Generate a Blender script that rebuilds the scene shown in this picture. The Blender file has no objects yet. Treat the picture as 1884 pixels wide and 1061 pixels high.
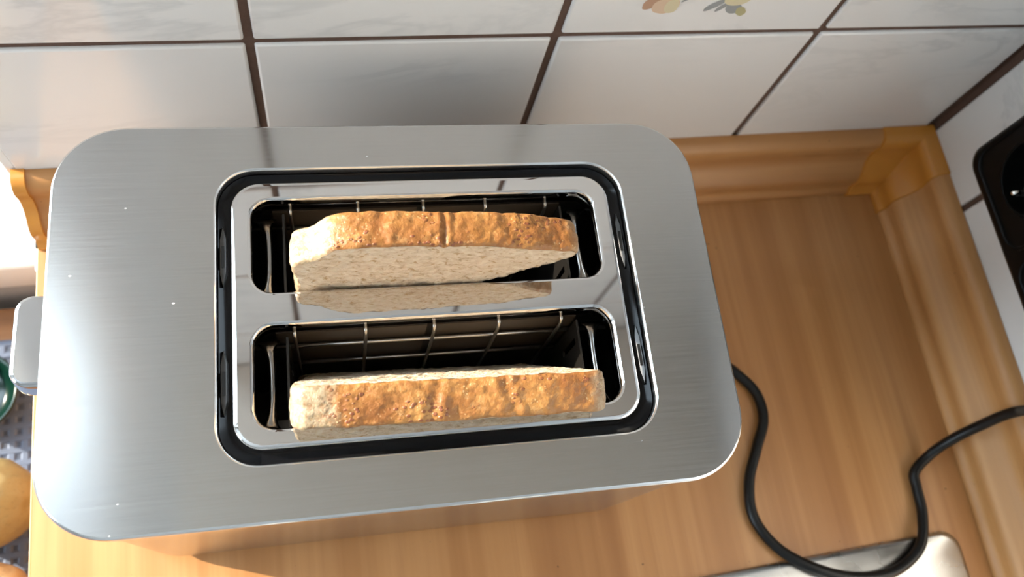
import bpy, bmesh, math, random
from mathutils import Vector, Matrix, noise
random.seed(7)
sc = bpy.context.scene
C = sc.collection
PI = math.pi
ZO = 1.06            # height of the toaster's top above the kitchen floor; all coordinates below are relative to that top

# ------------------------------------------------------------------ camera
cam = bpy.data.cameras.new('camera')
co = bpy.data.objects.new('camera', cam)
C.objects.link(co)
co.location = (-.0359, -.1200, .3521 + ZO)
co.rotation_euler = (.3565, -.1792, -.1554)
cam.sensor_width = 36
cam.lens = 1569.2 / 1884 * 36
cam.clip_start = .01
cam.dof.use_dof = True
cam.dof.focus_distance = .372
cam.dof.aperture_fstop = 9.0
sc.camera = co

# ------------------------------------------------------------------ light
SUN_SLOPE, SUN_ELEV = .36, math.radians(21.5)
w = bpy.data.worlds.new('sky')
sc.world = w
w.use_nodes = True
bg = w.node_tree.nodes['Background']
bg.inputs[0].default_value = (.71, .87, 1.0, 1)
bg.inputs[1].default_value = 8.5
sun = bpy.data.lights.new('sun', 'SUN')
sun.energy = 11.0
sun.angle = math.radians(.6)
sun.color = (1, .90, .74)
so = bpy.data.objects.new('sun', sun)
C.objects.link(so)
az = math.hypot(1, SUN_SLOPE)
sd = Vector((math.cos(SUN_ELEV) / az, -SUN_SLOPE * math.cos(SUN_ELEV) / az, -math.sin(SUN_ELEV)))
so.rotation_euler = sd.to_track_quat('-Z', 'Y').to_euler()
so.location = (-3, 1, 3)
sc.view_settings.view_transform = 'Standard'
sc.view_settings.look = 'None'
sc.view_settings.gamma = 1
sc.view_settings.use_curve_mapping = False
sc.view_settings.exposure = 0.30
sc.cycles.use_denoising = True
sc.cycles.max_bounces = 14
sc.cycles.diffuse_bounces = 8
sc.cycles.glossy_bounces = 8

# ------------------------------------------------------------------ materials
def mat(name, col=(.5, .5, .5), rough=.5, metal=0., **kw):
    m = bpy.data.materials.new(name)
    m.use_nodes = True
    b = m.node_tree.nodes['Principled BSDF']
    b.inputs['Base Color'].default_value = (*col, 1)
    b.inputs['Roughness'].default_value = rough
    b.inputs['Metallic'].default_value = metal
    for k, v in kw.items():
        b.inputs[k].default_value = v
    return m

class N:
    """small node helper"""
    def __init__(s, m):
        s.t = m.node_tree
        s.b = s.t.nodes['Principled BSDF']
        s.tc = s.t.nodes.new('ShaderNodeTexCoord')
    def new(s, typ, **kw):
        n = s.t.nodes.new(typ)
        for k, v in kw.items():
            setattr(n, k, v)
        return n
    def link(s, a, b):
        s.t.links.new(a, b)
    def map(s, scale=(1, 1, 1), rot=(0, 0, 0), loc=(0, 0, 0), src='Object'):
        n = s.new('ShaderNodeMapping')
        n.inputs['Scale'].default_value = scale
        n.inputs['Rotation'].default_value = rot
        n.inputs['Location'].default_value = loc
        s.link(s.tc.outputs[src], n.inputs[0])
        return n.outputs[0]
    def noise(s, vec, scale, detail=3., rough=.5, dist=0.):
        n = s.new('ShaderNodeTexNoise')
        n.inputs['Scale'].default_value = scale
        n.inputs['Detail'].default_value = detail
        n.inputs['Roughness'].default_value = rough
        n.inputs['Distortion'].default_value = dist
        s.link(vec, n.inputs['Vector'])
        return n.outputs['Fac']
    def ramp(s, fac, stops, interp='LINEAR'):
        n = s.new('ShaderNodeValToRGB')
        n.color_ramp.interpolation = interp
        e = n.color_ramp.elements
        while len(e) < len(stops):
            e.new(.5)
        for el, (p, c) in zip(e, stops):
            el.position = p
            el.color = (*c, 1) if len(c) == 3 else c
        s.link(fac, n.inputs[0])
        return n.outputs[0]
    def mix(s, fac, a, b, mode='MIX'):
        n = s.new('ShaderNodeMix', data_type='RGBA', blend_type=mode)
        for sock, v in ((n.inputs[0], fac), (n.inputs[6], a), (n.inputs[7], b)):
            if isinstance(v, (int, float)):
                sock.default_value = v
            elif isinstance(v, tuple):
                sock.default_value = (*v, 1)
            else:
                s.link(v, sock)
        return n.outputs[2]
    def math(s, op, a, b=0.):
        n = s.new('ShaderNodeMath', operation=op)
        for sock, v in zip(n.inputs, (a, b)):
            if isinstance(v, (int, float)):
                sock.default_value = v
            else:
                s.link(v, sock)
        return n.outputs[0]
    def bump(s, h, strength, dist):
        n = s.new('ShaderNodeBump')
        n.inputs['Strength'].default_value = strength
        n.inputs['Distance'].default_value = dist
        s.link(h, n.inputs['Height'])
        s.link(n.outputs[0], s.b.inputs['Normal'])
        return n
    def set(s, name, out):
        s.link(out, s.b.inputs[name])

def brushed(name, scale, tangent_axis, col=(.54, .535, .53), rough=.30, aniso=.75):
    m = mat(name, col, rough, 1.)
    n = N(m)
    v = n.map(scale=scale)
    f = n.noise(v, 1., 4., .7)
    n.set('Roughness', n.ramp(f, [(.3, (rough * .86,) * 3), (.7, (rough * 1.14,) * 3)]))
    n.set('Base Color', n.mix(f, tuple(c * .92 for c in col), tuple(min(1, c * 1.08) for c in col)))
    # sparse scratches and dust specks
    n.bump(f, .03, .0001)
    if tangent_axis == 'x':
        vo = n.new('ShaderNodeTexVoronoi')
        vo.inputs['Scale'].default_value = 1.
        n.link(n.map(scale=(105, 190, 190)), vo.inputs['Vector'])
        dot = n.ramp(vo.outputs['Distance'], [(.045, (1, 1, 1)), (.085, (0, 0, 0))])
        few = n.ramp(n.noise(n.map(), 38, 2., .5), [(.55, (0, 0, 0)), (.62, (1, 1, 1))])
        k = n.math('MULTIPLY', dot, few)
        n.set('Base Color', n.mix(k, n.mix(f, tuple(c * .90 for c in col), tuple(min(1, c * 1.10) for c in col)), (.9, .9, .9)))
        n.set('Metallic', n.math('SUBTRACT', 1., n.math('MULTIPLY', k, .9)))
    m.node_tree.nodes['Principled BSDF'].inputs['Anisotropic'].default_value = aniso
    tg = n.new('ShaderNodeTangent', direction_type='UV_MAP', uv_map='UVMap')
    n.link(tg.outputs[0], n.b.inputs['Tangent'])
    return m

STEEL_TOP = brushed('brushed_steel_top', (22, 1000, 1000), 'x', rough=.18, aniso=1.)
STEEL_BODY = brushed('brushed_steel_body', (2600, 2600, 60), 'z', rough=.17, aniso=.5)
CHROME = mat('polished_chrome', (.72, .715, .715), .035, 1.)
CHROME_EDGE = mat('bright_edge', (.85, .85, .85), .18, 1.)
WIRE = mat('cage_wire', (.55, .53, .50), .28, 1.)
GLOSS_BLACK = mat('gloss_black_plastic', (.004, .004, .005), .16, **{'Specular IOR Level': .22})
VENT_GREY = mat('dark_grey_metal', (.075, .072, .07), .28, .6)
SLIT = mat('slit_black', (.003, .003, .003), .6)
LINER = mat('slot_liner_metal', (.035, .031, .027), .38, .75)
LINER_DK = mat('slot_floor', (.012, .011, .010), .6)
BRACKET = mat('bracket_metal', (.30, .29, .28), .22, 1.)
MICA = mat('mica_sheet', (.060, .045, .032), .35)
RUBBER = mat('black_rubber', (.006, .006, .006), .34, **{'Specular IOR Level': .3})
SOCKET = mat('black_socket_plastic', (.003, .003, .003), .32, **{'Specular IOR Level': .13})
CLIP = mat('nickel_clip', (.75, .72, .66), .2, 1.)
WHITE_PAINT = mat('white_paint', (.80, .79, .76), .5)
SILL = mat('white_sill', (.86, .87, .86), .3)
PLASTER = mat('plaster', (.42, .41, .39), .8)
CEIL = mat('ceiling_paint', (.50, .48, .46), .9)
FLOORM = mat('floor_tiles', (.16, .13, .10), .5)
GREEN = mat('dark_green_glaze', (.002, .016, .010), .2)
POT2 = None

def lever_material():
    m = mat('lever_metal', (.66, .67, .69), .10, 1.)
    return m
LEVER = lever_material()

def tile_material():
    m = mat('white_tile_glaze', (.74, .72, .70), .12)
    n = N(m)
    v = n.map(rot=(.0, .7, .5), scale=(7, 7, 22), src='Object')
    oi = n.new('ShaderNodeObjectInfo')
    add = n.new('ShaderNodeVectorMath', operation='ADD')
    n.link(v, add.inputs[0])
    sc_ = n.new('ShaderNodeVectorMath', operation='SCALE')
    n.link(oi.outputs['Location'], sc_.inputs[0])
    sc_.inputs['Scale'].default_value = 37.
    n.link(sc_.outputs[0], add.inputs[1])
    f = n.noise(add.outputs[0], 1.1, 5., .6, .8)
    vein = n.ramp(f, [(.44, (0, 0, 0)), (.50, (1, 1, 1)), (.55, (0, 0, 0))])
    g = n.noise(add.outputs[0], .45, 2., .5)
    msk = n.ramp(g, [(.48, (0, 0, 0)), (.62, (1, 1, 1))])
    k = n.math('MULTIPLY', vein, msk)
    base = n.mix(g, (.76, .735, .71), (.72, .705, .69))
    n.set('Base Color', n.mix(n.math('MULTIPLY', k, .42), base, (.50, .50, .50)))
    m.node_tree.nodes['Principled BSDF'].inputs['Coat Weight'].default_value = .2
    return m
TILE = tile_material()

def grout_material():
    m = mat('brown_grout', (.10, .055, .038), .9)
    n = N(m)
    f = n.noise(n.map(), 400, 4, .7)
    n.set('Base Color', n.mix(f, (.072, .038, .026), (.135, .078, .055)))
    n.bump(f, .4, .0006)
    return m
GROUT = grout_material()

def wood_material(name, light, mid, dark, axis, rough=.36, fine=1.):
    """straight laminate grain that runs along one axis"""
    m = mat(name, mid, rough)
    n = N(m)
    s = {'x': (1.2, 34, 34), 'y': (34, 1.2, 34), 'z': (34, 34, 1.2)}[axis]
    f = n.noise(n.map(scale=s), 1., 3., .55, .25)
    s2 = {'x': (6, 260, 260), 'y': (260, 6, 260), 'z': (260, 260, 6)}[axis]
    f2 = n.noise(n.map(scale=s2), 1., 3., .6)
    c = n.ramp(f, [(.30, dark), (.48, mid), (.60, light), (.74, mid)])
    c = n.mix(n.math('MULTIPLY', n.ramp(f2, [(.42, (0, 0, 0)), (.72, (1, 1, 1))]), .38 * fine), c, dark)
    sp = n.noise(n.map(), 330, 1., .5)
    c = n.mix(n.ramp(sp, [(.80, (0, 0, 0)), (.83, (1, 1, 1))]), c, (.06, .03, .015))
    n.set('Base Color', c)
    n.bump(f2, .08, .0004)
    return m
WOOD_TOP = wood_material('worktop_laminate', (.50, .250, .096), (.42, .195, .067), (.33, .140, .045), 'y')
WOOD_TRIM_X = wood_material('trim_wood_along_x', (.50, .250, .090), (.43, .200, .066), (.35, .150, .048), 'x', .40)
WOOD_TRIM_Y = wood_material('trim_wood_along_y', (.54, .275, .098), (.46, .220, .074), (.37, .165, .052), 'y', .46)
WOOD_TABLE = wood_material('table_wood', (.30, .150, .065), (.24, .115, .048), (.17, .080, .034), 'x', .4)
WOOD_CAB = wood_material('cabinet_wood', (.46, .25, .11), (.40, .20, .085), (.32, .15, .06), 'z', .4)
CAP_ORANGE = mat('orange_plastic_cap', (.54, .225, .038), .24)
UNDERSIDE = mat('pale_cabinet_panel', (.54, .51, .46), .5)
EDGE_BAND = mat('edge_band', (.56, .32, .12), .4)

def sink_material():
    m = mat('spotted_steel', (.66, .66, .65), .24, 1.)
    n = N(m)
    v = n.new('ShaderNodeTexVoronoi')
    v.inputs['Scale'].default_value = 70
    n.link(n.map(), v.inputs['Vector'])
    spot = n.ramp(v.outputs['Distance'], [(.16, (1, 1, 1)), (.24, (0, 0, 0))])
    f = n.noise(n.map(), 26, 3, .6)
    pick = n.ramp(f, [(.52, (0, 0, 0)), (.60, (1, 1, 1))])
    k = n.math('MULTIPLY', spot, pick)
    n.set('Base Color', n.mix(n.math('MULTIPLY', k, .5), n.mix(f, (.50, .50, .49), (.62, .62, .61)), (.34, .34, .33)))
    n.set('Roughness', n.ramp(f, [(.3, (.2,) * 3), (.7, (.36,) * 3)]))
    return m
SINKM = sink_material()

def mat_material():
    return mat('woven_vinyl', (.10, .125, .185), .65)
MATM = mat_material()
MATHOLE = mat('mat_hole', (.055, .068, .10), .8)

def potato_material(name, a, b):
    m = mat(name, a, .42)
    n = N(m)
    f = n.noise(n.map(), 60, 4, .6)
    f2 = n.noise(n.map(), 350, 2, .5)
    c = n.mix(f, a, b)
    n.set('Base Color', n.mix(n.math('MULTIPLY', n.ramp(f2, [(.58, (0, 0, 0)), (.68, (1, 1, 1))]), .35), c, tuple(x * .45 for x in a)))
    n.bump(n.noise(n.map(), 160, 4, .6), .35, .002)
    return m
POTATO = potato_material('potato_skin', (.36, .27, .11), (.24, .17, .07))
POTATO_PALE = potato_material('pale_potato_skin', (.58, .38, .19), (.48, .30, .14))

def crumb_material():
    m = mat('bread_crumb', (.70, .56, .40), .85)
    n = N(m)
    n.b.inputs['Subsurface Weight'].default_value = .12
    n.b.inputs['Subsurface Radius'].default_value = (.004, .002, .001)
    n.b.inputs['Subsurface Scale'].default_value = .5
    v = n.map(scale=(1, 1.3, 1.7))
    f = n.noise(v, 210, 4, .65, .6)
    big = n.noise(v, 60, 3, .6)
    c = n.ramp(f, [(.30, (.46, .29, .15)), (.43, (.74, .56, .38)), (.62, (.88, .72, .54))])
    bran = n.noise(n.map(scale=(1, 1, 1.8)), 240, 3, .6)
    bm = n.math('MULTIPLY', n.ramp(bran, [(.59, (0, 0, 0)), (.65, (1, 1, 1))]), .85)
    c = n.mix(bm, c, (.46, .25, .08))
    dk = n.noise(n.map(loc=(.3, .1, .7), scale=(1, 1, 1.6)), 260, 1, .5)
    c = n.mix(n.math('MULTIPLY', n.ramp(dk, [(.72, (0, 0, 0)), (.76, (1, 1, 1))]), .8), c, (.20, .10, .04))
    c = n.mix(n.math('MULTIPLY', big, .35), c, (.72, .54, .36))
    n.set('Base Color', c)
    hv = n.math('ADD', n.noise(v, 330, 5, .7), n.math('MULTIPLY', n.noise(v, 120, 2, .5), 1.3))
    n.bump(hv, 1., .0024)
    return m
CRUMB = crumb_material()

def crust_material():
    m = mat('bread_crust', (.55, .27, .08), .42)
    n = N(m)
    at = n.new('ShaderNodeAttribute', attribute_name='baked')
    bk = at.outputs['Fac']
    f = n.noise(n.map(), 55, 4, .6, .3)
    fine = n.noise(n.map(), 420, 3, .6)
    gold = n.ramp(f, [(.28, (.42, .205, .058)), (.46, (.36, .155, .039)), (.60, (.30, .115, .028)), (.75, (.23, .075, .018))])
    pale = n.ramp(fine, [(.35, (.30, .21, .115)), (.6, (.40, .31, .20))])
    bkn = n.math('ADD', bk, n.math('MULTIPLY', n.math('SUBTRACT', n.noise(n.map(), 120, 4, .65), .5), .55))
    c = n.mix(n.ramp(bkn, [(.30, (0, 0, 0)), (.62, (1, 1, 1))]), pale, gold)
    mot = n.noise(n.map(), 230, 4, .7)
    c = n.mix(n.math('MULTIPLY', n.ramp(mot, [(.40, (1, 1, 1)), (.52, (0, 0, 0))]), .45), c, (.25, .090, .022))
    c = n.mix(n.math('MULTIPLY', n.ramp(mot, [(.56, (0, 0, 0)), (.66, (1, 1, 1))]), .40), c, (.56, .32, .13))
    # red-brown bran flakes in clusters
    vo = n.new('ShaderNodeTexVoronoi')
    vo.inputs['Scale'].default_value = 560
    vo.inputs['Randomness'].default_value = 1.
    n.link(n.map(scale=(.7, 1, 1)), vo.inputs['Vector'])
    fl = n.ramp(vo.outputs['Distance'], [(.26, (1, 1, 1)), (.42, (0, 0, 0))])
    cl = n.ramp(n.noise(n.map(loc=(.7, .2, .1)), 75, 2, .5), [(.50, (0, 0, 0)), (.60, (1, 1, 1))])
    flk = n.math('MULTIPLY', n.math('MULTIPLY', fl, cl), n.ramp(bk, [(.15, (.15, .15, .15)), (.6, (1, 1, 1))]))
    c = n.mix(n.math('MULTIPLY', flk, .85), c, (.20, .055, .025))
    # pale flour dots
    vo2 = n.new('ShaderNodeTexVoronoi')
    vo2.inputs['Scale'].default_value = 640
    n.link(n.map(loc=(.2, .5, .3)), vo2.inputs['Vector'])
    d2 = n.math('MULTIPLY', n.ramp(vo2.outputs['Distance'], [(.15, (1, 1, 1)), (.26, (0, 0, 0))]),
                n.ramp(n.noise(n.map(loc=(.1, .9, .4)), 90, 2, .5), [(.52, (0, 0, 0)), (.62, (1, 1, 1))]))
    c = n.mix(n.math('MULTIPLY', d2, .6), c, (.78, .55, .28))
    n.set('Base Color', c)
    h = n.math('ADD', n.math('MULTIPLY', n.noise(n.map(), 130, 5, .6), 1.2), n.math('ADD', n.math('MULTIPLY', fine, .3), n.math('MULTIPLY', flk, .35)))
    n.bump(h, .6, .0016)
    n.set('Roughness', n.ramp(fine, [(.3, (.36,) * 3), (.7, (.6,) * 3)]))
    return m
CRUST = crust_material()

# ------------------------------------------------------------------ mesh helpers
def obj(name, bm, m, parent=None, loc=None, rot=None, smooth=None, uv=False):
    me = bpy.data.meshes.new(name)
    bmesh.ops.recalc_face_normals(bm, faces=bm.faces)
    bm.to_mesh(me)
    bm.free()
    o = bpy.data.objects.new(name, me)
    C.objects.link(o)
    for mm in (m if isinstance(m, (list, tuple)) else [m]):
        me.materials.append(mm)
    if smooth is not None:
        me.shade_smooth()
        if smooth < 180:
            me.set_sharp_from_angle(angle=math.radians(smooth))
    if uv:
        ul = me.uv_layers.new(name='UVMap')
        for p in me.polygons:
            for li in p.loop_indices:
                v = me.vertices[me.loops[li].vertex_index].co
                ul.data[li].uv = uv(v, p.normal)
    if parent:
        o.parent = parent
    if loc:
        o.location = loc
    if rot:
        o.rotation_euler = rot
    return o

def crisp(o, axis=(0, 0, 1), tol=.9995):
    """keep the large flat face truly flat: its border edges are sharp"""
    a = Vector(axis)
    me = o.data
    keys = set()
    for p in me.polygons:
        if abs(p.normal.dot(a)) > tol:
            keys.update(p.edge_keys)
    for e in me.edges:
        if e.key in keys:
            e.use_edge_sharp = True
    return o

def empty(name, loc=(0, 0, 0), rz=0):
    o = bpy.data.objects.new(name, None)
    o.empty_display_size = .03
    C.objects.link(o)
    o.location = loc
    o.rotation_euler = (0, 0, rz)
    return o

def tag(o, label, cat, group=None):
    o['label'] = label
    o['category'] = cat
    if group:
        o['group'] = group
    return o

def struct(o, label=None):
    o['kind'] = 'structure'
    if label:
        o['label'] = label
    return o

def box(bm, x0, x1, y0, y1, z0, z1, bev=0., seg=2):
    t = bmesh.new()
    bmesh.ops.create_cube(t, size=1)
    for v in t.verts:
        v.co = Vector(((x0 + x1) / 2 + v.co.x * (x1 - x0), (y0 + y1) / 2 + v.co.y * (y1 - y0), (z0 + z1) / 2 + v.co.z * (z1 - z0)))
    if bev:
        bmesh.ops.bevel(t, geom=t.edges[:], offset=bev, segments=seg, profile=.5, affect='EDGES')
    me = bpy.data.meshes.new('tmp')
    t.to_mesh(me)
    t.free()
    bm.from_mesh(me)
    bpy.data.meshes.remove(me)
    return bm

def bx(*a, **k):
    return box(bmesh.new(), *a, **k)

def rrect(x0, x1, y0, y1, r, seg=10):
    """rounded rectangle outline, counter-clockwise"""
    P = []
    for cx, cy, a0 in ((x1 - r, y0 + r, -PI / 2), (x1 - r, y1 - r, 0), (x0 + r, y1 - r, PI / 2), (x0 + r, y0 + r, PI)):
        for i in range(seg + 1):
            a = a0 + PI / 2 * i / seg
            P.append((cx + r * math.cos(a), cy + r * math.sin(a)))
    return P

def loft(bm, rings, close=False):
    """bridge a list of rings (lists of Vectors of equal length)"""
    vs = [[bm.verts.new(p) for p in r] for r in rings]
    n = len(vs[0])
    for a, b in zip(vs, vs[1:] + ([vs[0]] if close else [])):
        for i in range(n):
            bm.faces.new((a[i], a[(i + 1) % n], b[(i + 1) % n], b[i]))
    return vs

def ring(x0, x1, y0, y1, r, z, seg=10):
    return [Vector((x, y, z)) for x, y in rrect(x0, x1, y0, y1, r, seg)]

def inset(R, d, z, seg=10):
    x0, x1, y0, y1, r = R
    return ring(x0 + d, x1 - d, y0 + d, y1 - d, max(r - d, .0005), z, seg)

def catmull(P, n=10):
    P = [Vector(p) for p in P]
    Q = [P[0] * 2 - P[1]] + P + [P[-1] * 2 - P[-2]]
    out = []
    for i in range(1, len(Q) - 2):
        a, b, c, d = Q[i - 1:i + 3]
        for k in range(n):
            t = k / n
            out.append(.5 * ((2 * b) + (c - a) * t + (2 * a - 5 * b + 4 * c - d) * t * t + (3 * b - a - 3 * c + d) * t ** 3))
    out.append(P[-1])
    return out

def tube(bm, P, r, seg=12, cap=True):
    P = [Vector(p) for p in P]
    T = [(P[min(i + 1, len(P) - 1)] - P[max(i - 1, 0)]).normalized() for i in range(len(P))]
    u = T[0].orthogonal().normalized()
    rings = []
    for p, t in zip(P, T):
        u = (u - t * u.dot(t)).normalized()
        v = t.cross(u)
        rr = r
        rings.append([p + (u * math.cos(2 * PI * k / seg) + v * math.sin(2 * PI * k / seg)) * rr for k in range(seg)])
    vs = loft(bm, rings)
    if cap:
        bm.faces.new(vs[0][::-1])
        bm.faces.new(vs[-1])
    return bm

def lathe(bm, prof, seg=32, M=None):
    rings = [[Vector((r * math.cos(2 * PI * k / seg), r * math.sin(2 * PI * k / seg), z)) for k in range(seg)] for r, z in prof]
    if M:
        rings = [[M @ p for p in r] for r in rings]
    return loft(bm, rings)

def extrude_profile(bm, prof, f0, f1):
    """prof: list of (d,h); f0/f1 map (d,h) to 3D at the two ends"""
    a = [bm.verts.new(f0(d, h)) for d, h in prof]
    b = [bm.verts.new(f1(d, h)) for d, h in prof]
    n = len(prof)
    for i in range(n):
        bm.faces.new((a[i], a[(i + 1) % n], b[(i + 1) % n], b[i]))
    bm.faces.new(a[::-1])
    bm.faces.new(b)
    return bm

# ------------------------------------------------------------------ the room
YW, XR, XL, ZC = .1341, .3937, -.1950, -.160   # back wall face, right wall face, left end of the tiled wall, worktop level
FL, CE = -ZO, 1.50
RX0, RY0 = -2.6, -2.7
WT = .16                                       # wall thickness
TT = .006                                      # tile thickness
GW = .0042                                     # grout width
GX, GZ, TS = -.0585, .0007, .150

def build_wall_back():
    bm = bmesh.new()
    # tiled section, right of the window opening (slab behind the tiles is the grout bed)
    box(bm, XL + .0005, XR + WT, YW + .0018, YW + WT, FL, CE)
    w_ = struct(obj('wall_back', bm, GROUT))
    bm = bmesh.new()
    box(bm, RX0, XL, YW + .003, YW + WT, FL, -.262)          # below the sill
    box(bm, RX0, XL, YW + .003, YW + WT, 1.30, CE)           # above the window
    box(bm, RX0, -2.35, YW + .003, YW + WT, -.262, 1.30)     # left of the window
    obj('plaster', bm, PLASTER, w_)
    obj('jamb', bx(XL - .004, XL + .0005, YW + .0005, YW + WT, -.262, 1.30), WHITE_PAINT, w_)
    cols = []
    k = -1
    xs = [GX + TS * k for k in range(-1, 4)]
    for a in xs:
        x0, x1 = max(a + GW / 2, XL + .0005), min(a + TS - GW / 2, XR - .0045)
        if x1 - x0 > .02:
            cols.append((x0, x1))
    for (x0, x1) in cols:
        for r in range(-2, 6):
            z0, z1 = GZ + r * TS + GW / 2, GZ + (r + 1) * TS - GW / 2
            cx, cz = (x0 + x1) / 2, (z0 + z1) / 2
            j = random.uniform(-.0002, .0002)
            bm = bx(x0 - cx, x1 - cx, j, TT + j, z0 - cz, z1 - cz, bev=.0014, seg=3)
            t = obj('tile', bm, TILE, w_, (cx, YW, cz), (random.uniform(-.003, .003), 0, random.uniform(-.003, .003)), smooth=35)
            crisp(t, (0, 1, 0))
            if r == 0 and abs(x0 - (.0915 + GW / 2)) < .002:
                t['label'] = 'white wall tile printed with a small fruit and leaf motif'
                flower_print(t, cx, cz)
    return w_

def flower_print(t, cx, cz):
    """flat printed fruit and leaves on the tile glaze: thin overlapping blots"""
    cols = {'peach': (.64, .47, .34), 'cream': (.63, .55, .37), 'rust': (.47, .29, .20), 'grey': (.30, .31, .31), 'olive': (.42, .38, .22), 'pale': (.66, .56, .48)}
    mats = {k: mat('print_' + k, v, .15) for k, v in cols.items()}
    def blot(x, z, a, b, rot, c, lay):
        bm = bmesh.new()
        n = 28
        P = []
        for i in range(n):
            th = 2 * PI * i / n
            rr = 1 + .10 * noise.noise(Vector((math.cos(th) * 1.5, math.sin(th) * 1.5, x * 90)))
            u, v = a * rr * math.cos(th), b * rr * math.sin(th)
            P.append((x - cx + u * math.cos(rot) - v * math.sin(rot), -.00025 - lay * .00006, z - cz + u * math.sin(rot) + v * math.cos(rot)))
        f = bm.faces.new([bm.verts.new(p) for p in P])
        o = obj('flower_print', bm, mats[c], t)
    blot(.1345, .0270, .0038, .0060, -.6, 'rust', 0)
    blot(.1425, .0245, .0072, .0062, .3, 'peach', 1)
    blot(.1455, .0240, .0038, .0052, .1, 'cream', 2)
    blot(.1545, .0320, .0070, .0010, .75, 'grey', 3)
    blot(.1405, .0370, .0085, .0060, .4, 'pale', 0)
    blot(.1690, .0250, .0070, .0020, .75, 'grey', 1)
    blot(.1735, .0235, .0050, .0014, .9, 'grey', 2)
    blot(.1800, .0220, .0048, .0040, -.5, 'grey', 1)
    blot(.1850, .0195, .0040, .0026, -.9, 'olive', 2)
    blot(.1795, .0300, .0074, .0058, .25, 'cream', 3)
    blot(.1885, .0330, .0060, .0032, .5, 'rust', 4)
    blot(.1770, .0420, .0070, .0055, 1., 'peach', 4)
    blot(.1620, .0450, .0080, .0030, .2, 'olive', 0)

def build_wall_right():
    bm = bmesh.new()
    box(bm, XR + .0018, XR + WT, RY0, YW + .0018, FL, CE)
    w_ = struct(obj('wall_right', bm, GROUT))
    ys = [.0695 - TS * k for k in range(-1, 7)]
    for a in ys:
        y1, y0 = min(a - GW / 2, YW - .0045), a - TS + GW / 2
        if y1 - y0 < .02:
            continue
        for r in range(-2, 6):
            z0, z1 = GZ + r * TS + GW / 2, GZ + (r + 1) * TS - GW / 2
            cy, cz = (y0 + y1) / 2, (z0 + z1) / 2
            j = random.uniform(-.0002, .0002)
            bm = bx(j, TT + j, y0 - cy, y1 - cy, z0 - cz, z1 - cz, bev=.0014, seg=3)
            crisp(obj('tile', bm, TILE, w_, (XR, cy, cz), (0, random.uniform(-.003, .003), random.uniform(-.003, .003)), smooth=35), (1, 0, 0))
    # plain plaster beyond the tiles
    obj('plaster', bx(XR - .002, XR + .0018, RY0, -.985, FL, CE), PLASTER, w_)
    obj('plaster', bx(XR - .002, XR + .0018, -.985, YW, .905, CE), PLASTER, w_)
    return w_

build_wall_back()
build_wall_right()
struct(obj('floor', bx(RX0 - WT, XR + WT, RY0 - WT, YW + WT, FL - .05, FL), FLOORM))
struct(obj('ceiling', bx(RX0 - WT, XR + WT, RY0 - WT, YW + WT, CE, CE + .05), CEIL))
bm = bmesh.new()
LW = (-1.25, -.35, -.15, 1.25)                 # unseen window added in the left wall for extra sky light
box(bm, RX0 - WT, RX0, RY0, LW[0], FL, CE)
box(bm, RX0 - WT, RX0, LW[1], YW + WT, FL, CE)
box(bm, RX0 - WT, RX0, LW[0], LW[1], FL, LW[2])
box(bm, RX0 - WT, RX0, LW[0], LW[1], LW[3], CE)
struct(obj('wall_left', bm, PLASTER))
fill_win = struct(empty('fill_window', (RX0 - WT / 2, (LW[0] + LW[1]) / 2, LW[2])))
bm = bmesh.new()
for a in ((-.45, .45, 0, .06), (-.45, .45, 1.34, 1.40), (-.45, -.39, .06, 1.34), (.39, .45, .06, 1.34)):
    box(bm, -.03, .03, *a, bev=.004)
obj('window_frame', bm, WHITE_PAINT, fill_win)
struct(obj('wall_front', bx(RX0 - WT, XR + WT, RY0 - WT, RY0, FL, CE), PLASTER))

# window: opening in the back wall left of the tiles, with sill, frame and pane
win = struct(empty('window_1', (-1.27, YW + WT, -.25)))
def window_parts():
    x0, x1, z0, z1 = -2.35 + 1.27, XL - .004 + 1.27, -.262 + .25, 1.30 + .25
    bm = bmesh.new()
    f = .05
    box(bm, x0, x1, -.05, 0, z0 + .0128, z0 + .012 + f, bev=.004)
    box(bm, x0, x1, -.05, 0, z1 - f, z1, bev=.004)
    box(bm, x0, x0 + f, -.046, -.004, z0 + .012 + f - .002, z1 - f + .002, bev=.002)
    box(bm, x1 - .182, x1, -.046, -.004, z0 + .012 + f - .002, z1 - f + .002, bev=.002)
    obj('window_frame', bm, WHITE_PAINT, win)
window_parts()
sill = struct(obj('window_sill', bx(-2.35, XL - .006, YW + .0005, YW + WT - .001, -.288, -.249, bev=.004, seg=3), SILL, None, smooth=40), 'white window sill left of the tiled wall')
sill.parent = win
sill.location = (1.27, -(YW + WT), .25)

# ------------------------------------------------------------------ worktop, cabinet, sink
def build_worktop():
    bm = bmesh.new()
    X0, X1, Y0, Y1 = -.197, XR - .0005, -.466, YW - .0005
    hx0, hx1, hy0, hy1 = -.13, .10, -.42, -.165
    z0, z1 = ZC - .038, ZC
    for a in ((X0, X1, hy1, Y1), (X0, X1, Y0, hy0), (X0, hx0, hy0, hy1), (hx1, X1, hy0, hy1)):
        box(bm, *a, z0, z1)
    bmesh.ops.remove_doubles(bm, verts=bm.verts, dist=1e-6)
    root = tag(obj('worktop', bm, WOOD_TOP), 'brown wood-grain laminate kitchen worktop under the toaster', 'worktop')
    obj('edge_band', bx(X0 - .0012, X0, Y0, Y1 - .002, z0, z1 - .0004, bev=.0004), EDGE_BAND, root)
    return root
build_worktop()

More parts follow.
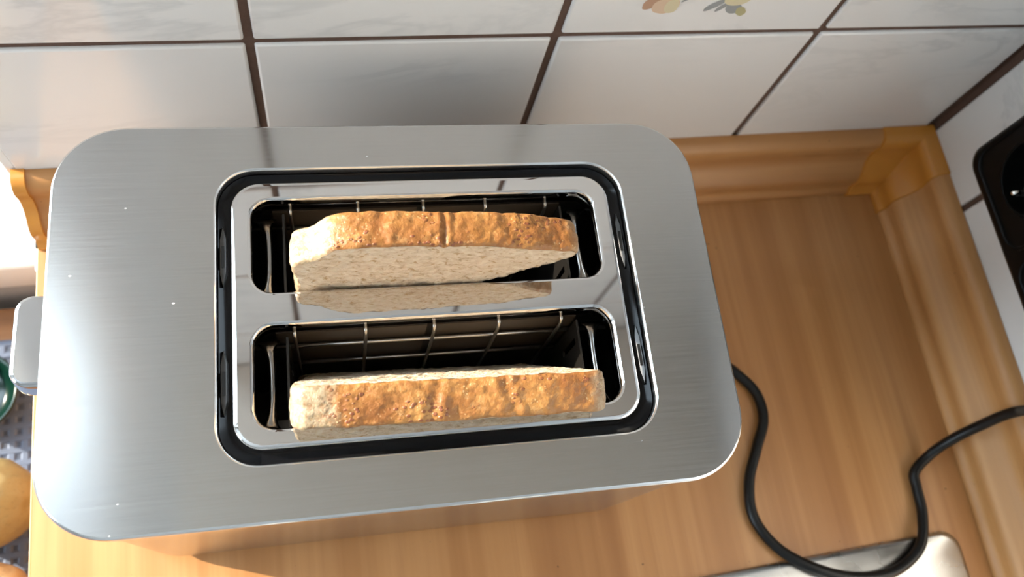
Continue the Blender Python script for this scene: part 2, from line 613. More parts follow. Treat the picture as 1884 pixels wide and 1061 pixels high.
def build_cabinet():
    r = tag(empty('base_cabinet', (.098, -.17, FL)), 'wooden base cabinet carrying the worktop', 'cabinet')
    H = ZC - .038 - FL
    x0, x1, y0, y1 = -.285, .294, -.27, .30
    bm = bmesh.new()
    box(bm, x0, x0 + .018, y0, y1, .10, H)
    box(bm, x1 - .018, x1, y0, y1, .10, H)
    box(bm, x0, x1, y1 - .008, y1, .10, H)
    box(bm, x0, x1, y0, y1, .10, .118)
    obj('carcass', bm, WOOD_CAB, r)
    obj('plinth', bx(x0, x1, y0 + .05, y0 + .066, 0, .10), WOOD_TABLE, r)
    for a, b, s in ((x0 + .002, .003, 1), (.006, x1 - .002, -1)):
        d = obj('door', bx(a, b, y0 - .019, y0 - .001, .105, H - .004, bev=.002), WOOD_CAB, r)
        hx = b - .03 if s > 0 else a + .03
        bm = bmesh.new()
        tube(bm, [(hx, y0 - .019, H - .20), (hx, y0 - .045, H - .20), (hx, y0 - .045, H - .08), (hx, y0 - .019, H - .08)], .005, 8)
        obj('handle', bm, CLIP, d)
build_cabinet()

def build_wall_cabinet():
    r = tag(empty('wall_cabinet', (.099, YW, .55)), 'wooden wall cabinet with a pale underside above the tiles', 'cabinet')
    x0, x1, y0, H = -.288, .289, -.315, .70
    obj('carcass', bx(x0, x1, y0, -.0015, .016, H), WOOD_CAB, r)
    obj('bottom_panel', bx(x0, x1, y0, -.0015, 0, .0155), UNDERSIDE, r)
    for a, b, s in ((x0 + .001, -.0015, 1), (.0015, x1 - .001, -1)):
        d = obj('door', bx(a, b, y0 - .020, y0 - .001, .002, H - .002, bev=.002), WOOD_CAB, r)
        hx = b - .03 if s > 0 else a + .03
        bm = bmesh.new()
        tube(bm, [(hx, y0 - .020, .06), (hx, y0 - .045, .06), (hx, y0 - .045, .18), (hx, y0 - .020, .18)], .005, 8)
        obj('handle', bm, CLIP, d)
build_wall_cabinet()

def build_sink():
    r = tag(empty('sink', (.105, -.29, ZC)), 'stainless steel sink with drainboard and water spots, by the front edge', 'sink')
    X0, X1, Y0, Y1, R_ = -.275, .2480, -.150, .1530, .012
    bx0, bx1, by0, by1 = -.225, -.015, -.12, .115
    # rim and drainboard in one sheet, with a bowl opening
    bm = bmesh.new()
    S = 8
    outer0 = [Vector((x, y, .0004)) for x, y in rrect(X0, X1, Y0, Y1, R_, S)]
    outer1 = [Vector((x, y, .0026)) for x, y in rrect(X0 + .0012, X1 - .0012, Y0 + .0012, Y1 - .0012, R_ - .001, S)]
    outer2 = [Vector((x, y, .0034)) for x, y in rrect(X0 + .004, X1 - .004, Y0 + .004, Y1 - .004, R_ - .003, S)]
    inn = [Vector((x, y, .0032)) for x, y in rrect(bx0 - .006, bx1 + .006, by0 - .006, by1 + .006, .045, S)]
    vs = loft(bm, [outer0, outer1, outer2, inn])
    obj('rim', bm, SINKM, r, smooth=50)
    bm = bmesh.new()
    rings = []
    for d, z in ((-.006, .0033), (-.002, .0015), (.0, -.004), (.004, -.11), (.03, -.135)):
        rings.append([Vector((x, y, z)) for x, y in rrect(bx0 + d, bx1 - d, by0 + d, by1 - d, .04, S)])
    v = loft(bm, rings)
    bm.faces.new(v[-1])
    obj('bowl', bm, SINKM, r, smooth=60)
    # drainer ridges
    for i in range(8):
        x = .03 + i * .026
        bm = bmesh.new()
        prof = [(.0062 * math.cos(PI * k / 8), .0022 * math.sin(PI * k / 8)) for k in range(9)]
        rr = []
        for j in range(13):
            y = -.115 + .235 * j / 12
            e = min(1, min(j, 12 - j) / 1.5 + .05)
            rr.append([Vector((x + a * (.4 + .6 * e), y, .0032 + b * e)) for a, b in prof])
        for a, b in zip(rr, rr[1:]):
            va = [bm.verts.new(p) for p in a]
            vb = [bm.verts.new(p) for p in b]
            for k in range(8):
                bm.faces.new((va[k], va[k + 1], vb[k + 1], vb[k]))
        bmesh.ops.remove_doubles(bm, verts=bm.verts, dist=1e-6)
        obj('drainer_ridge', bm, SINKM, r, smooth=180)
    bm = bmesh.new()
    lathe(bm, [(.0001, -.1335), (.030, -.1335), (.034, -.1345)], 24, Matrix.Translation((-.12, 0, 0)))
    obj('drain', bm, CHROME, r, smooth=60)
    r.rotation_euler = (0, 0, .018)
build_sink()

# ------------------------------------------------------------------ wooden backsplash trims
PROF = [(0, 0), (.0258, 0), (.0260, .0020), (.0246, .0040), (.0230, .0062), (.0226, .0092), (.0230, .0122), (.0228, .0152), (.0214, .0182), (.0190, .0212),
        (.0160, .0240), (.0134, .0272), (.0116, .0305), (.0106, .0340), (.0104, .0372), (.0108, .0402), (.0106, .0434), (.0092, .0464), (.0066, .0488), (.0034, .0499), (0, .0500)]
CAPP = [(d + (.0016 if d > 0 else 0), h + (.0012 if h > 0 else 0)) for d, h in PROF]
def trims():
    e = .0003
    bm = extrude_profile(bmesh.new(), PROF, lambda d, h: (XL + .004, YW - e - d, ZC + e + h), lambda d, h: (XR - .034, YW - e - d, ZC + e + h))
    t1 = struct(obj('trim_1', bm, WOOD_TRIM_X, smooth=50), 'wood-grain backsplash moulding along the back wall')
    bm = extrude_profile(bmesh.new(), PROF, lambda d, h: (XR - e - d, YW - .034, ZC + e + h), lambda d, h: (XR - e - d, -.46, ZC + e + h))
    t2 = struct(obj('trim_2', bm, WOOD_TRIM_Y, smooth=50), 'wood-grain backsplash moulding along the right wall')
    # inside corner cap: two mitred lengths of a slightly larger profile
    bm = bmesh.new()
    def strip(f0, f1):
        a = [bm.verts.new(f0(d, h)) for d, h in CAPP]
        b = [bm.verts.new(f1(d, h)) for d, h in CAPP]
        n = len(CAPP)
        for i in range(n - 1):
            bm.faces.new((a[i], a[i + 1], b[i + 1], b[i]))
        bm.faces.new((a[n - 1], a[0], b[0], b[n - 1]))
        bm.faces.new(a)
    strip(lambda d, h: (XR - .0405 - .16 * (.05 - h) , YW - e - d, ZC + e + h), lambda d, h: (XR - e - d, YW - e - d, ZC + e + h))
    strip(lambda d, h: (XR - e - d, YW - .0385 - .10 * (.05 - h), ZC + e + h), lambda d, h: (XR - e - d, YW - e - d, ZC + e + h))
    bmesh.ops.remove_doubles(bm, verts=bm.verts, dist=2e-5)
    struct(obj('trim_3', bm, CAP_ORANGE, smooth=32), 'glossy orange-brown plastic inside corner cap')
    bm = extrude_profile(bmesh.new(), CAPP, lambda d, h: (XL - .0015, YW - e - d, ZC + e + h), lambda d, h: (XL + .0055, YW - e - d, ZC + e + h))
    t4 = struct(obj('trim_4', bm, CAP_ORANGE, smooth=32), 'orange-brown plastic end cap of the moulding')
    # white fixing block with a dark gap between moulding and worktop end
    bm = bx(XL - .0045, XL - .0018, .094, .1085, ZC - .012, ZC - .001, bev=.0012)
    f = obj('fixing_block', bm, WHITE_PAINT, t4)
    obj('screw_hole', bx(XL - .0048, XL - .0044, .097, .1005, ZC - .007, ZC - .0035), SLIT, f)
    obj('gap_strip', bx(XL - .0040, XL - .0018, .1085, .121, ZC - .012, ZC + .0006), SLIT, t4)
trims()

# ------------------------------------------------------------------ table, mat and things left of the worktop
ZT = -.300
def left_side():
    t = tag(empty('table', (-.62, -.22, FL)), 'lower brown wooden table left of the worktop', 'table')
    H = ZT - FL
    obj('table_top', bx(-.40, .415, -.45, .345, H - .03, H, bev=.004, seg=2), WOOD_TABLE, t, smooth=40)
    for sx in (-.36, .37):
        for sy in (-.41, .30):
            obj('leg', bx(sx - .025, sx + .025, sy - .025, sy + .025, 0, H - .03, bev=.004), WOOD_TABLE, t)
    # mat with a grid of raised weave cells
    mt = tag(empty('place_mat', (-.38, -.10, ZT + .0002)), 'blue-grey waffle-weave mat on the lower table beside the toaster', 'mat')
    x0, x1, y0, y1 = -.20, .170, -.20, .196
    obj('mat_base', bx(x0, x1, y0, y1, 0, .0014), MATHOLE, mt)
    bm = bmesh.new()
    P = .0088
    nx, ny = int((x1 - x0) / P), int((y1 - y0) / P)
    hw = .0030
    for i in range(nx + 1):                      # ribs along y
        x = x0 + i * P
        prof = [(x - hw, .0014), (x - hw * .55, .0022), (x + hw * .55, .0022), (x + hw, .0014)]
        a = [bm.verts.new((u, y0, z)) for u, z in prof]
        b = [bm.verts.new((u, y1, z)) for u, z in prof]
        for k in range(3):
            bm.faces.new((a[k], a[k + 1], b[k + 1], b[k]))
    for j in range(ny + 1):                      # ribs along x
        y = y0 + j * P
        prof = [(y - hw * .9, .0014), (y - hw * .5, .0024), (y + hw * .5, .0024), (y + hw * .9, .0014)]
        a = [bm.verts.new((x0, u, z)) for u, z in prof]
        b = [bm.verts.new((x1, u, z)) for u, z in prof]
        for k in range(3):
            bm.faces.new((a[k], a[k + 1], b[k + 1], b[k]))
    wv = obj('weave', bm, MATM, mt)
    wv['kind'] = 'stuff'
    # potatoes
    def potato(name, loc, rad, m, seed, label, rz):
        bm = bmesh.new()
        bmesh.ops.create_icosphere(bm, subdivisions=5, radius=1)
        for v in bm.verts:
            p = v.co.copy()
            d = 1 + .07 * noise.noise(p * 1.3 + Vector((seed, 0, 0))) + .02 * noise.noise(p * 4 + Vector((seed, 3, 0)))
            for e in ((.5, .3, .8), (-.6, .5, .6), (.1, -.8, .55), (.8, -.4, .3)):
                q = (p - Vector(e).normalized()).length
                d -= .05 * math.exp(-(q / .12) ** 2)
            v.co = Vector((p.x * rad[0] * d, p.y * rad[1] * d, p.z * rad[2] * d))
        zmin = min(v.co.z for v in bm.verts)
        return tag(obj(name, bm, m, None, (loc[0], loc[1], ZT + .0024 - zmin), (0, 0, rz), smooth=180), label, 'potato')
    potato('potato', (-.2640, -.0235), (.038, .0300, .029), POTATO, 3., 'large golden-brown potato on the mat, lit by the sun', .25)
    potato('potato', (-.2600, -.0835), (.028, .026, .024), POTATO_PALE, 9., 'small pale potato at the lower left corner of the photo', .1)
    # dark green bowl
    bowl = tag(empty('bowl', (-.2745, .0560, ZT + .0026)), 'dark green round bowl on the mat left of the lever', 'bowl')
    bm = bmesh.new()
    lathe(bm, [(.0005, .0), (.016, 0), (.018, .0015), (.0255, .010), (.0290, .019), (.0295, .0205), (.0285, .0212), (.0272, .0205), (.0235, .0110), (.016, .004), (.0005, .003)], 48)
    obj('vessel', bm, GREEN, bowl, smooth=50)
    bm = bmesh.new()
    tube(bm, [(.0288 * math.cos(2 * PI * k / 40), .0288 * math.sin(2 * PI * k / 40), .0205) for k in range(41)], .0011, 8, cap=False)
    obj('rolled_rim', bm, GREEN, bowl, smooth=180)
left_side()

# ------------------------------------------------------------------ toaster
TR = -.0358
toaster = tag(empty('toaster', (0, 0, ZC), TR), 'two-slot brushed stainless steel toaster with two bread slices in it', 'toaster')
TZ = -ZC      # toaster-local z of the plate top
SL = [(-.0640, .0914, .0075, .0503, .0085), (-.0640, .0914, -.0508, -.0076, .0085)]
def build_toaster():
    S = 14
    PL = (-.1455, .1455, -.0880, .0880, .0300)
    HO = (-.0786, .1064, -.0648, .0654, .0165)
    uvx = lambda v, n: (v.y * 4, v.x * 4)      # tangent across the brushing, so highlights smear along y
    uvz = lambda v, n: (v.z * 4, (v.x * n.y - v.y * n.x) * 4)
    # brushed top plate with a rolled edge and a big rounded opening
    bm = bmesh.new()
    rings = [inset(PL, .0010, TZ - .0062, S), inset(PL, .0, TZ - .0050, S), inset(PL, .0, TZ - .0014, S), inset(PL, .0004, TZ - .0005, S), inset(PL, .0012, TZ, S)]
    hole = [inset(HO, -.0010, TZ, S), inset(HO, -.0003, TZ - .0004, S), inset(HO, .0, TZ - .0012, S), inset(HO, .0, TZ - .0060, S)]
    loft(bm, rings)
    o1 = [v for v in bm.verts]
    loft(bm, hole)
    bmesh.ops.remove_doubles(bm, verts=bm.verts, dist=1e-7)
    bm.verts.ensure_lookup_table()
    top_out = sorted([v for v in bm.verts if abs(v.co.z - TZ) < 1e-6], key=lambda v: 0)
    n = len(rings[0])
    out_v = [min(top_out, key=lambda v: (v.co - p).length) for p in rings[-1]]
    in_v = [min(top_out, key=lambda v: (v.co - p).length) for p in hole[0]]
    for i in range(n):
        bm.faces.new((out_v[i], out_v[(i + 1) % n], in_v[(i + 1) % n], in_v[i]))
    tp = obj('top_plate', bm, [STEEL_TOP, CHROME_EDGE], toaster, smooth=60, uv=uvx)
    crisp(tp)
    for p in tp.data.polygons:
        if p.normal.z < .9:
            p.material_index = 1
    # body shell
    BD = (-.1432, .1432, -.0856, .0856, .0285)
    bm = bmesh.new()
    v = loft(bm, [inset(BD, .004, .006, S), inset(BD, .0005, .0075, S), inset(BD, .0, .0095, S), inset(BD, .0, TZ - .0060, S)])
    bm.faces.new(v[0])
    obj('body', bm, STEEL_BODY, toaster, smooth=50, uv=uvz)
    for sx in (-.11, .11):
        for sy in (-.06, .06):
            bm = bmesh.new()
            vv = lathe(bm, [(.0095, 0), (.0105, .001), (.0105, .0062)], 20, Matrix.Translation((sx, sy, .0002)))
            bm.faces.new(vv[0])
            obj('foot', bm, RUBBER, toaster, smooth=50)
    # black well between the plate and the chrome frame
    CF = (-.0727, .0997, -.0592, .0592, .0125)
    bm = bmesh.new()
    rings = [inset(HO, .0003, TZ - .0045, S), inset(HO, .0020, TZ - .0058, S), inset(HO, .0042, TZ - .0066, S), inset(CF, -.0008, TZ - .0066, S), inset(CF, .001, TZ - .0066, S)]
    loft(bm, rings)
    obj('black_surround', bm, GLOSS_BLACK, toaster, smooth=60)
    for sx, xx in ((-1, HO[0] + .0023), (1, HO[1] - .0027)):
        for yy in (.0265, -.0295):
            L_, wd = .0142, .0016
            bm = bmesh.new()
            P = [(-wd, -L_ + .006), (0, -L_), (wd, -L_ + .006), (wd, L_ - .006), (0, L_), (-wd, L_ - .006)]
            lo = [bm.verts.new((xx + a, yy + b, TZ - .0066)) for a, b in P]
            hi = [bm.verts.new((xx + a * .8, yy + b * .96, TZ - .0040 + (-sx * a) * .35)) for a, b in P]
            for i in range(6):
                bm.faces.new((lo[i], lo[(i + 1) % 6], hi[(i + 1) % 6], hi[i]))
            bm.faces.new(hi)
            vt = obj('vent_clip', bm, VENT_GREY, toaster)
            obj('slit', bx(xx - .0006, xx + .0006, yy - .0055, yy + .0045, TZ - .0042, TZ - .0036), SLIT, vt)
    # polished chrome slot frame: plate with two rounded openings and turned-down lips
    bm = bmesh.new()
    cf = [inset(CF, .0, TZ - .0068, S), inset(CF, .0, TZ - .0012, S), inset(CF, .0003, TZ - .0004, S), inset(CF, .0010, TZ + .0002, S), inset(CF, .0020, TZ + .0004, S)]
    loft(bm, cf)
    zt = TZ + .0004
    outer = cf[-1]
    hs = []
    for s in SL:
        rs = [inset(s, -.0016, zt, S), inset(s, -.0008, zt - .0003, S), inset(s, -.0002, zt - .0009, S), inset(s, 0, zt - .0018, S), inset(s, 0, zt - .0095, S), inset(s, -.0008, zt - .0100, S)]
        loft(bm, rs)
        hs.append(rs[0])
    bmesh.ops.remove_doubles(bm, verts=bm.verts, dist=1e-7)
    # top face: triangulated between outer loop and both slot loops
    flat = [v for v in bm.verts if abs(v.co.z - zt) < 1e-6]
    edges = []
    for lp in [outer] + hs:
        vv = [min(flat, key=lambda v: (v.co - p).length) for p in lp]
        for i in range(len(vv)):
            a, b = vv[i], vv[(i + 1) % len(vv)]
            e = bm.edges.get((a, b))
            if a is not b and e is not None:
                edges.append(e)
    bmesh.ops.triangle_fill(bm, edges=edges, use_beauty=True, normal=(0, 0, 1))
    cfo = crisp(obj('slot_frame', bm, CHROME, toaster, smooth=70))
    # slots
    for si, s in enumerate(SL):
        x0, x1, y0, y1, r = s
        bm = bmesh.new()
        D = TZ - .125
        e = .0016
        X0, X1, Y0, Y1 = x0 - .010, x1 + .010, y0 - e, y1 + e
        # long walls, floor, end walls
        for q in (((X0, Y1, TZ - .009), (X1, Y1, TZ - .009), (X1, Y1, D), (X0, Y1, D)),
                  ((X0, Y0, TZ - .009), (X1, Y0, TZ - .009), (X1, Y0, D), (X0, Y0, D)),
                  ((X0, Y0, TZ - .009), (X0, Y1, TZ - .009), (X0, Y1, D), (X0, Y0, D)),
                  ((X1, Y0, TZ - .009), (X1, Y1, TZ - .009), (X1, Y1, D), (X1, Y0, D)),
                  ((X0, Y0, D), (X1, Y0, D), (X1, Y1, D), (X0, Y1, D))):
            bm.faces.new([bm.verts.new(p) for p in q])
        lin = obj('slot_liner', bm, LINER, toaster)
        # mica heater sheets with embossed bands on the long walls
        for sy, Y in ((1, Y1), (-1, Y0)):
            for k, (za, zb) in enumerate(((-.014, -.030), (-.034, -.060), (-.064, -.105))):
                for xa, xb in ((x0 + .008, x0 + .074), (x0 + .078, x1 - .012)):
                    obj('mica_sheet', bx(xa, xb, min(Y - sy * .0001, Y - sy * .0008), max(Y - sy * .0001, Y - sy * .0008), TZ + zb, TZ + za), MICA, lin)
        # guide cage: upright wires with hooked tops and two long wires, both sides
        for sy, Y in ((1, Y1 - .0040), (-1, Y0 + .0040)):
            for xw in (-.0478, -.0176, .0126, .0420, .0712):
                bm = bmesh.new()
                tube(bm, catmull([(xw, Y + sy * .0034, TZ - .0105), (xw, Y + sy * .0014, TZ - .0098), (xw, Y, TZ - .0125), (xw, Y - sy * .0006, TZ - .022), (xw, Y - sy * .0008, TZ - .060), (xw, Y - sy * .0002, TZ - .115)], 6), .00085, 8)
                obj('guide_wire', bm, WIRE, lin, smooth=180)
            for zz, xa, xb in ((-.028, X0, X1 - .001), (-.056, x0 + .004, x1 - .007)):
                bm = bmesh.new()
                tube(bm, [(xa, Y + sy * .0013, TZ + zz), ((xa + xb) / 2, Y + sy * .0012, TZ + zz), (xb, Y + sy * .0013, TZ + zz)], .00095, 8)
                obj('guide_wire', bm, WIRE, lin, smooth=180)
        # end brackets: bent dark sheet with a bright curled post
        for sx, Xe, Xs in ((1, X1, x1), (-1, X0, x0)):
            ym = (y0 + y1) / 2
            bm = bmesh.new()
            zz0, zz1 = TZ - .115, TZ - .0105
            xa = Xs - sx * .0135
            # sheet standing across the slot with two upright slots
            for (ya, yb) in ((y0 + .002, ym - .0125), (ym - .0095, ym + .0095), (ym + .0125, y1 - .002)):
                box(bm, min(xa, xa + sx * .0010), max(xa, xa + sx * .0010), ya, yb, zz0, zz1)
            for (ya, yb) in ((ym - .0125, ym - .0095), (ym + .0095, ym + .0125)):
                box(bm, min(xa, xa + sx * .0010), max(xa, xa + sx * .0010), ya, yb, zz0, TZ - .040)
                box(bm, min(xa, xa + sx * .0010), max(xa, xa + sx * .0010), ya, yb, TZ - .016, zz1)
            obj('end_plate', bm, LINER, lin)
            bm = bmesh.new()
            # curled flange: swept along y with wide flared ends
            npt = 17
            rr = []
            for i in range(npt):
                u = i / (npt - 1) * 2 - 1
                y = ym + u * (y1 - y0) * .46
                wd = .0016 + .0042 * abs(u) ** 6
                xm = Xs - sx * (.0062 - .0022 * abs(u) ** 3)
                rr.append([Vector((xm + sx * (wd * math.cos(a)), y, TZ - .0145 - .002 * abs(u) ** 4 + .0016 * math.sin(a))) for a in [2 * PI * k / 10 for k in range(10)]])
            v = loft(bm, rr)
            bm.faces.new(v[0][::-1])
            bm.faces.new(v[-1])
            obj('end_bracket', bm, BRACKET, lin, smooth=180)
        # bread carrier at the bottom
        bm = bmesh.new()
        box(bm, x0 - .004, x1 - .004, (y0 + y1) / 2 - .004, (y0 + y1) / 2 + .004, TZ - .108, TZ - .104, bev=.0008)
        for k in range(6):
            xx = x0 + .012 + k * .026
            box(bm, xx - .002, xx + .002, (y0 + y1) / 2 - .014, (y0 + y1) / 2 + .014, TZ - .104, TZ - .102)
        obj('bread_carrier', bm, BRACKET, lin)
    # lever knob on the left end
    bm = bmesh.new()
    kn = (-.0205, .0, -.0215, .0195, .0075)
    v = loft(bm, [inset(kn, .002, -.0142, 8), inset(kn, .0, -.0127, 8), inset(kn, .0, -.0017, 8), inset(kn, .0006, -.0006, 8), inset(kn, .0018, 0, 8)])
    bm.faces.new(v[0][::-1])
    bm.faces.new(v[-1])
    lv = crisp(obj('lever', bm, LEVER, toaster, smooth=50))
    lv.location = (-.1425, 0, TZ - .0218)
    lv.rotation_euler = (-.06, .10, 0)
    lv['label'] = 'shiny metal push-down lever'
    obj('lever_slot', bx(-.1436, -.1431, -.003, .003, .030, TZ - .02), SLIT, toaster)
    # cord
    cz = .0033
    W = lambda x, y, z: (x * math.cos(-TR) - y * math.sin(-TR), x * math.sin(-TR) + y * math.cos(-TR), z)
    pts = [(.140, .006, .012), (.165, .006, .006), (.195, .002, cz), (.214, -.006, cz), (.2265, -.0175, cz), (.2355, -.031, cz), (.236, -.048, cz), (.2265, -.0655, cz),
           (.216, -.0855, cz), (.2135, -.107, cz), (.224, -.127, cz + .001), (.243, -.1415, .0072), (.267, -.1505, .0078), (.294, -.1515, .0078), (.3165, -.1405, .0078),
           (.328, -.122, cz + .001), (.3305, -.104, cz), (.3320, -.0945, cz + .0005), (.3425, -.0865, .006), (.352, -.080, .016), (.362, -.0745, .036),
           (.368, -.072, .070), (.366, -.085, .108), (.350, -.100, .136), (.344, -.110, .140)]
    bm = bmesh.new()
    tube(bm, catmull([W(*p) for p in pts], 10), .0033, 14)
    cd = obj('power_cord', bm, RUBBER, toaster, smooth=180)
    cd['label'] = 'black rubber power cord looping over the sink corner'
    bm = bmesh.new()
    M = Matrix.Translation(W(.344, -.110, .140)) @ Matrix.Rotation(-TR, 4, 'Z') @ Matrix.Rotation(PI / 2, 4, 'Y')
    v = lathe(bm, [(.006, -.004), (.008, .0), (.018, .012), (.0185, .030), (.0180, .0335)], 28, M)
    bm.faces.new(v[0][::-1])
    bm.faces.new(v[-1])
    obj('plug', bm, RUBBER, cd, smooth=50)
build_toaster()

# ------------------------------------------------------------------ bread
def resample(P, n, closed=True):
    P = [Vector((a, b)) for a, b in P]
    Q = P + [P[0]]
    L = [0]
    for a, b in zip(Q, Q[1:]):
        L.append(L[-1] + (b - a).length)
    out = []
    j = 0
    for i in range(n):
        s = L[-1] * i / n
        while L[j + 1] < s:
            j += 1
        t = (s - L[j]) / (L[j + 1] - L[j])
        out.append(Q[j].lerp(Q[j + 1], t))
    return out

def fbm(p, k):
    return noise.fractal(p * k, 1., 2., 4)

def bread(outline, th, creases, loc, rx, rz, label, seed, baked, bulge, n=420, m=26, sym=0.):
    """slice: crumb faces plus a crust band around the outline; u along the slot, v up, thickness along -y"""
    cl = []
    k = len(outline)
    O2 = [Vector((a, b)) for a, b in outline]
    for i in range(k):
        a, b, c, d = O2[i - 1], O2[i], O2[(i + 1) % k], O2[(i + 2) % k]
        for q in range(8):
            t = q / 8
            v = .5 * ((2 * b) + (c - a) * t + (2 * a - 5 * b + 4 * c - d) * t * t + (3 * b - a - 3 * c + d) * t ** 3)
            cl.append((v.x, v.y))
    P = resample(cl, n)
    nrm = []
    for i in range(n):
        tg = (P[(i + 2) % n] - P[i - 2]).normalized()
        nrm.append(Vector((tg.y, -tg.x)))
    area = sum(P[i].x * P[(i + 1) % n].y - P[(i + 1) % n].x * P[i].y for i in range(n))
    if area < 0:
        nrm = [-v for v in nrm]
    so_ = Vector((seed, seed * .7, 0))
    def sidepoint(i, w):
        """w in 0..1 across the thickness (0 = rear face)"""
        p = P[i]
        y = (.5 - w) * th
        tp = bulge * (1 - (2 * w - 1) ** 2)                # crust bulges a little between the faces
        edge = -.0010 * max(0, (abs(2 * w - 1) - .88) / .12) ** 2
        q = Vector((p.x, y, p.y))
        d = tp + edge + .0007 * fbm(q + so_, 48) + .00042 * fbm(q + so_, 170) + .00035 * fbm(q + so_, 420)
        for (u, dep, wd, sl) in creases:
            if nrm[i].y > .4:
                x = p.x - u - sl * y
                d -= dep * math.exp(-(x / wd) ** 2) * (.55 + .45 * noise.noise(Vector((u * 99, w * 3, seed))))
                d += dep * .55 * math.exp(-((abs(x) - wd * 2.2) / (wd * 1.3)) ** 2)
        # the faces are not perfectly flat at the rim
        yy = y + .0006 * fbm(q * 1.0 + so_ * 2, 90) * abs(2 * w - 1)
        return Vector((p.x + nrm[i].x * d, yy, p.y + nrm[i].y * d))
    # crust band
    bm = bmesh.new()
    rings = [[sidepoint(i, j / m) for i in range(n)] for j in range(m + 1)]
    vs = loft(bm, rings)
    vals = {}
    for j in range(m + 1):
        for i in range(n):
            vals[vs[j][i]] = baked(P[i].x, P[i].y, j / m, nrm[i])
    bm.verts.index_update()
    order = [vals[v] for v in bm.verts]
    root = tag(empty('bread_slice', loc, rz), label, 'bread slice', 'bread slices in the toaster')
    root.rotation_euler = (rx, 0, rz)
    co_ = obj('crust', bm, CRUST, root, smooth=180)
    at = co_.data.attributes.new('baked', 'FLOAT', 'POINT')
    at.data.foreach_set('value', order)
    # crumb faces
    bm = bmesh.new()
    cx = sum(p.x for p in P) / n
    cv = sum(p.y for p in P) / n
    nr = 46
    for w, sg in ((0, 1), (1, -1)):
        base = [sidepoint(i, w) for i in range(n)]
        rr = []
        for q in range(nr):
            f = 1 - (q / nr) ** 1.0 * .985
            lst = []
            for i in range(n):
                b = base[i]
                p = Vector((cx + (b.x - cx) * f, b.y, cv + (b.z - cv) * f))
                fade = min(1, q / 2)
                s_ = Vector((p.x, p.z, sg * .3)) + so_
                dsp = .0007 * fbm(s_, 110) + .0006 * fbm(s_, 330) - .0010 * max(0, noise.noise(s_ * 210) - .25)
                y = (b.y * (1 - fade) + sg * th / 2 * fade) + sg * dsp * (.4 + .6 * fade)
                lst.append(Vector((p.x, y, p.z)))
            rr.append(lst)
        v = loft(bm, rr)
        bm.faces.new(v[-1])
    obj('crumb', bm, CRUMB, root, smooth=180)
    return root

cs, sn = math.cos(TR), math.sin(TR)
def tw(x, y, z):
    return (x * cs - y * sn, x * sn + y * cs, z)
smooth01 = lambda a, b, x: max(0., min(1., (x - a) / (b - a))) ** 2 * (3 - 2 * max(0., min(1., (x - a) / (b - a))))

OUT1 = [(-.040, -.095), (.026, -.095), (.028, -.060), (.028, -.025), (.031, -.008), (.039, .001), (.0500, .0085), (.0595, .0165), (.0680, .0230), (.0708, .0275), (.0690, .0318), (.0610, .0345), (.0480, .0385),
        (.0300, .0414), (.0120, .0432), (-.0080, .0446), (-.0220, .0446), (-.0295, .0425), (-.0345, .0375), (-.0380, .0325), (-.0410, .0300), (-.0450, .0278), (-.0474, .0230), (-.0472, .0140), (-.0460, .0050), (-.0468, -.0100), (-.0450, -.05)]
OUT1 = [(a, b * .915 if b > 0 else b) for a, b in OUT1]
bread(OUT1, .0155, [(.0130, .0013, .0009, .06), (-.012, .0005, .002, .2), (.041, .0005, .002, -.3)],
      tw(.001, .0163, 0), -.015, TR - .012, 'golden seeded bread slice in the rear slot, standing upright with its cut face showing', 2.3,
      lambda x, y, w_, nn: smooth01(-.040, -.022, x) * (1 - .6 * smooth01(.056, .072, x)) * smooth01(.006, .026, y), .0010)
OUT2 = [(-.042, -.075), (.055, -.075), (.064, -.055), (.069, -.030), (.0735, -.006), (.0770, .006), (.0778, .013), (.0760, .0182), (.070, .0202), (.055, .0218), (.035, .0228), (.015, .0230),
        (-.010, .0236), (-.030, .0238), (-.041, .0230), (-.0465, .0205), (-.0490, .013), (-.0495, .002), (-.0480, -.020), (-.046, -.06)]
bread(OUT2, .0165, [(.0060, .0010, .0018, .25), (.0360, .0009, .0018, -.25), (-.012, .0004, .003, .1)],
      tw(.0005, -.0425, 0), .30, TR - .022, 'golden seeded bread slice in the front slot, leaning forward over the rim', 7.9,
      lambda x, y, w_, nn: smooth01(-.046, -.018, x) * (1 - .75 * smooth01(.062, .078, x)) * smooth01(-.006, .010, y), .0010)

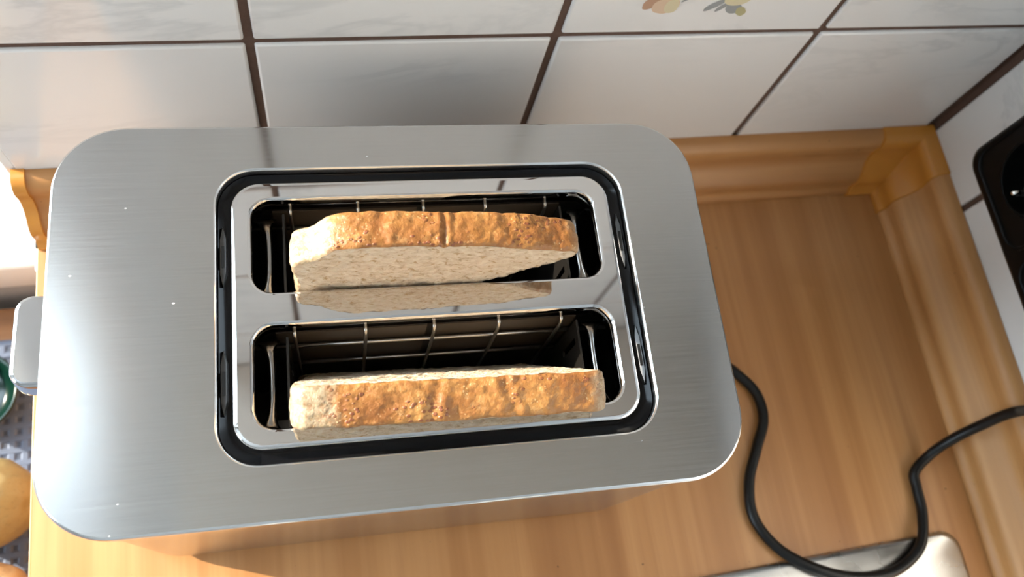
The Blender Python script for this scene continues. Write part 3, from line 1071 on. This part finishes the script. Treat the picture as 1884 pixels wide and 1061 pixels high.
# ------------------------------------------------------------------ black power socket on the right wall
def build_socket():
    y1, z0 = .0835, -.0585
    L_, H = .225, .082
    D = .034
    r = tag(empty('power_socket', (XR, y1 - L_ / 2, z0 + H / 2)), 'black surface-mounted power socket block on the right tiled wall', 'power socket')
    S = 10
    Rc = (-L_ / 2, L_ / 2, -H / 2, H / 2, .012)
    def rg(d, x):
        return [Vector((x, p.x, p.y)) for p in inset(Rc, d, 0, S)]
    bm = bmesh.new()
    v = loft(bm, [rg(0, -.0002), rg(0, -D + .006), rg(.0008, -D + .0025), rg(.003, -D + .0008), rg(.0055, -D)])
    # front face with three openings
    hol = []
    cen = [(L_ / 2 - .0375 - .072 * i, 0) for i in range(3)]
    for cy, cz in cen:
        hol.append([Vector((-D, cy + .0215 * math.cos(2 * PI * k / 36), cz + .0215 * math.sin(2 * PI * k / 36))) for k in range(36)])
    e = []
    last = v[-1]
    for i in range(len(last)):
        q = bm.edges.get((last[i], last[(i + 1) % len(last)]))
        if q:
            e.append(q)
    hv = []
    for h in hol:
        vv = [bm.verts.new(p) for p in h]
        hv.append(vv)
        for i in range(36):
            e.append(bm.edges.new((vv[i], vv[(i + 1) % 36])))
    bmesh.ops.triangle_fill(bm, edges=e, use_beauty=True, normal=(-1, 0, 0))
    for vv in hv:
        v2 = [bm.verts.new((p.co.x + .016, p.co.y, p.co.z)) for p in vv]
        for i in range(36):
            bm.faces.new((vv[i], vv[(i + 1) % 36], v2[(i + 1) % 36], v2[i]))
        bm.faces.new(v2)
    obj('housing', bm, SOCKET, r, smooth=40)
    for i, (cy, cz) in enumerate(cen):
        # square faceplate outline with rounded corners around every outlet
        bm = bmesh.new()
        Q = (cy - .0335, cy + .0335, cz - .0335, cz + .0335, .012)
        def rq(d, x):
            return [Vector((x, p.x, p.y)) for p in inset(Q, d, 0, S)]
        loft(bm, [rq(0, -D - .0001), rq(.0002, -D - .0012), rq(.0012, -D - .0015), rq(.0020, -D - .0012), rq(.0024, -D - .0001)])
        obj('faceplate_edge', bm, SOCKET, r, smooth=60)
        bm = bmesh.new()
        M = Matrix.Translation((-D, cy, cz)) @ Matrix.Rotation(-PI / 2, 4, 'Y')
        lathe(bm, [(.0212, -.001), (.0212, .0009), (.0220, .0013), (.0228, .0009), (.0229, -.0002)], 36, M)
        out = obj('outlet_rim', bm, SOCKET, r, smooth=60)
        if i < 2 or True:
            for s in (-1, 1):
                bm = bmesh.new()
                tube(bm, catmull([(-D + .012, cy, cz + s * .0212), (-D + .005, cy, cz + s * .0205), (-D + .0022, cy, cz + s * .0178), (-D + .005, cy, cz + s * .0160), (-D + .012, cy, cz + s * .0165)], 5), .0017, 8)
                obj('earth_clip', bm, CLIP, out, smooth=180)
                bm = bmesh.new()
                v = lathe(bm, [(.0026, 0), (.0001, .0001)], 14, Matrix.Translation((-D + .0157, cy + s * .0095, cz)) @ Matrix.Rotation(-PI / 2, 4, 'Y'))
                obj('pin_hole', bm, SLIT, out)
build_socket()

# ------------------------------------------------------------------ lift the whole scene so that the kitchen floor is at z = 0
for o in list(C.objects):
    if o.parent is None and o.type in {'MESH', 'EMPTY'}:
        o.location.z += ZO
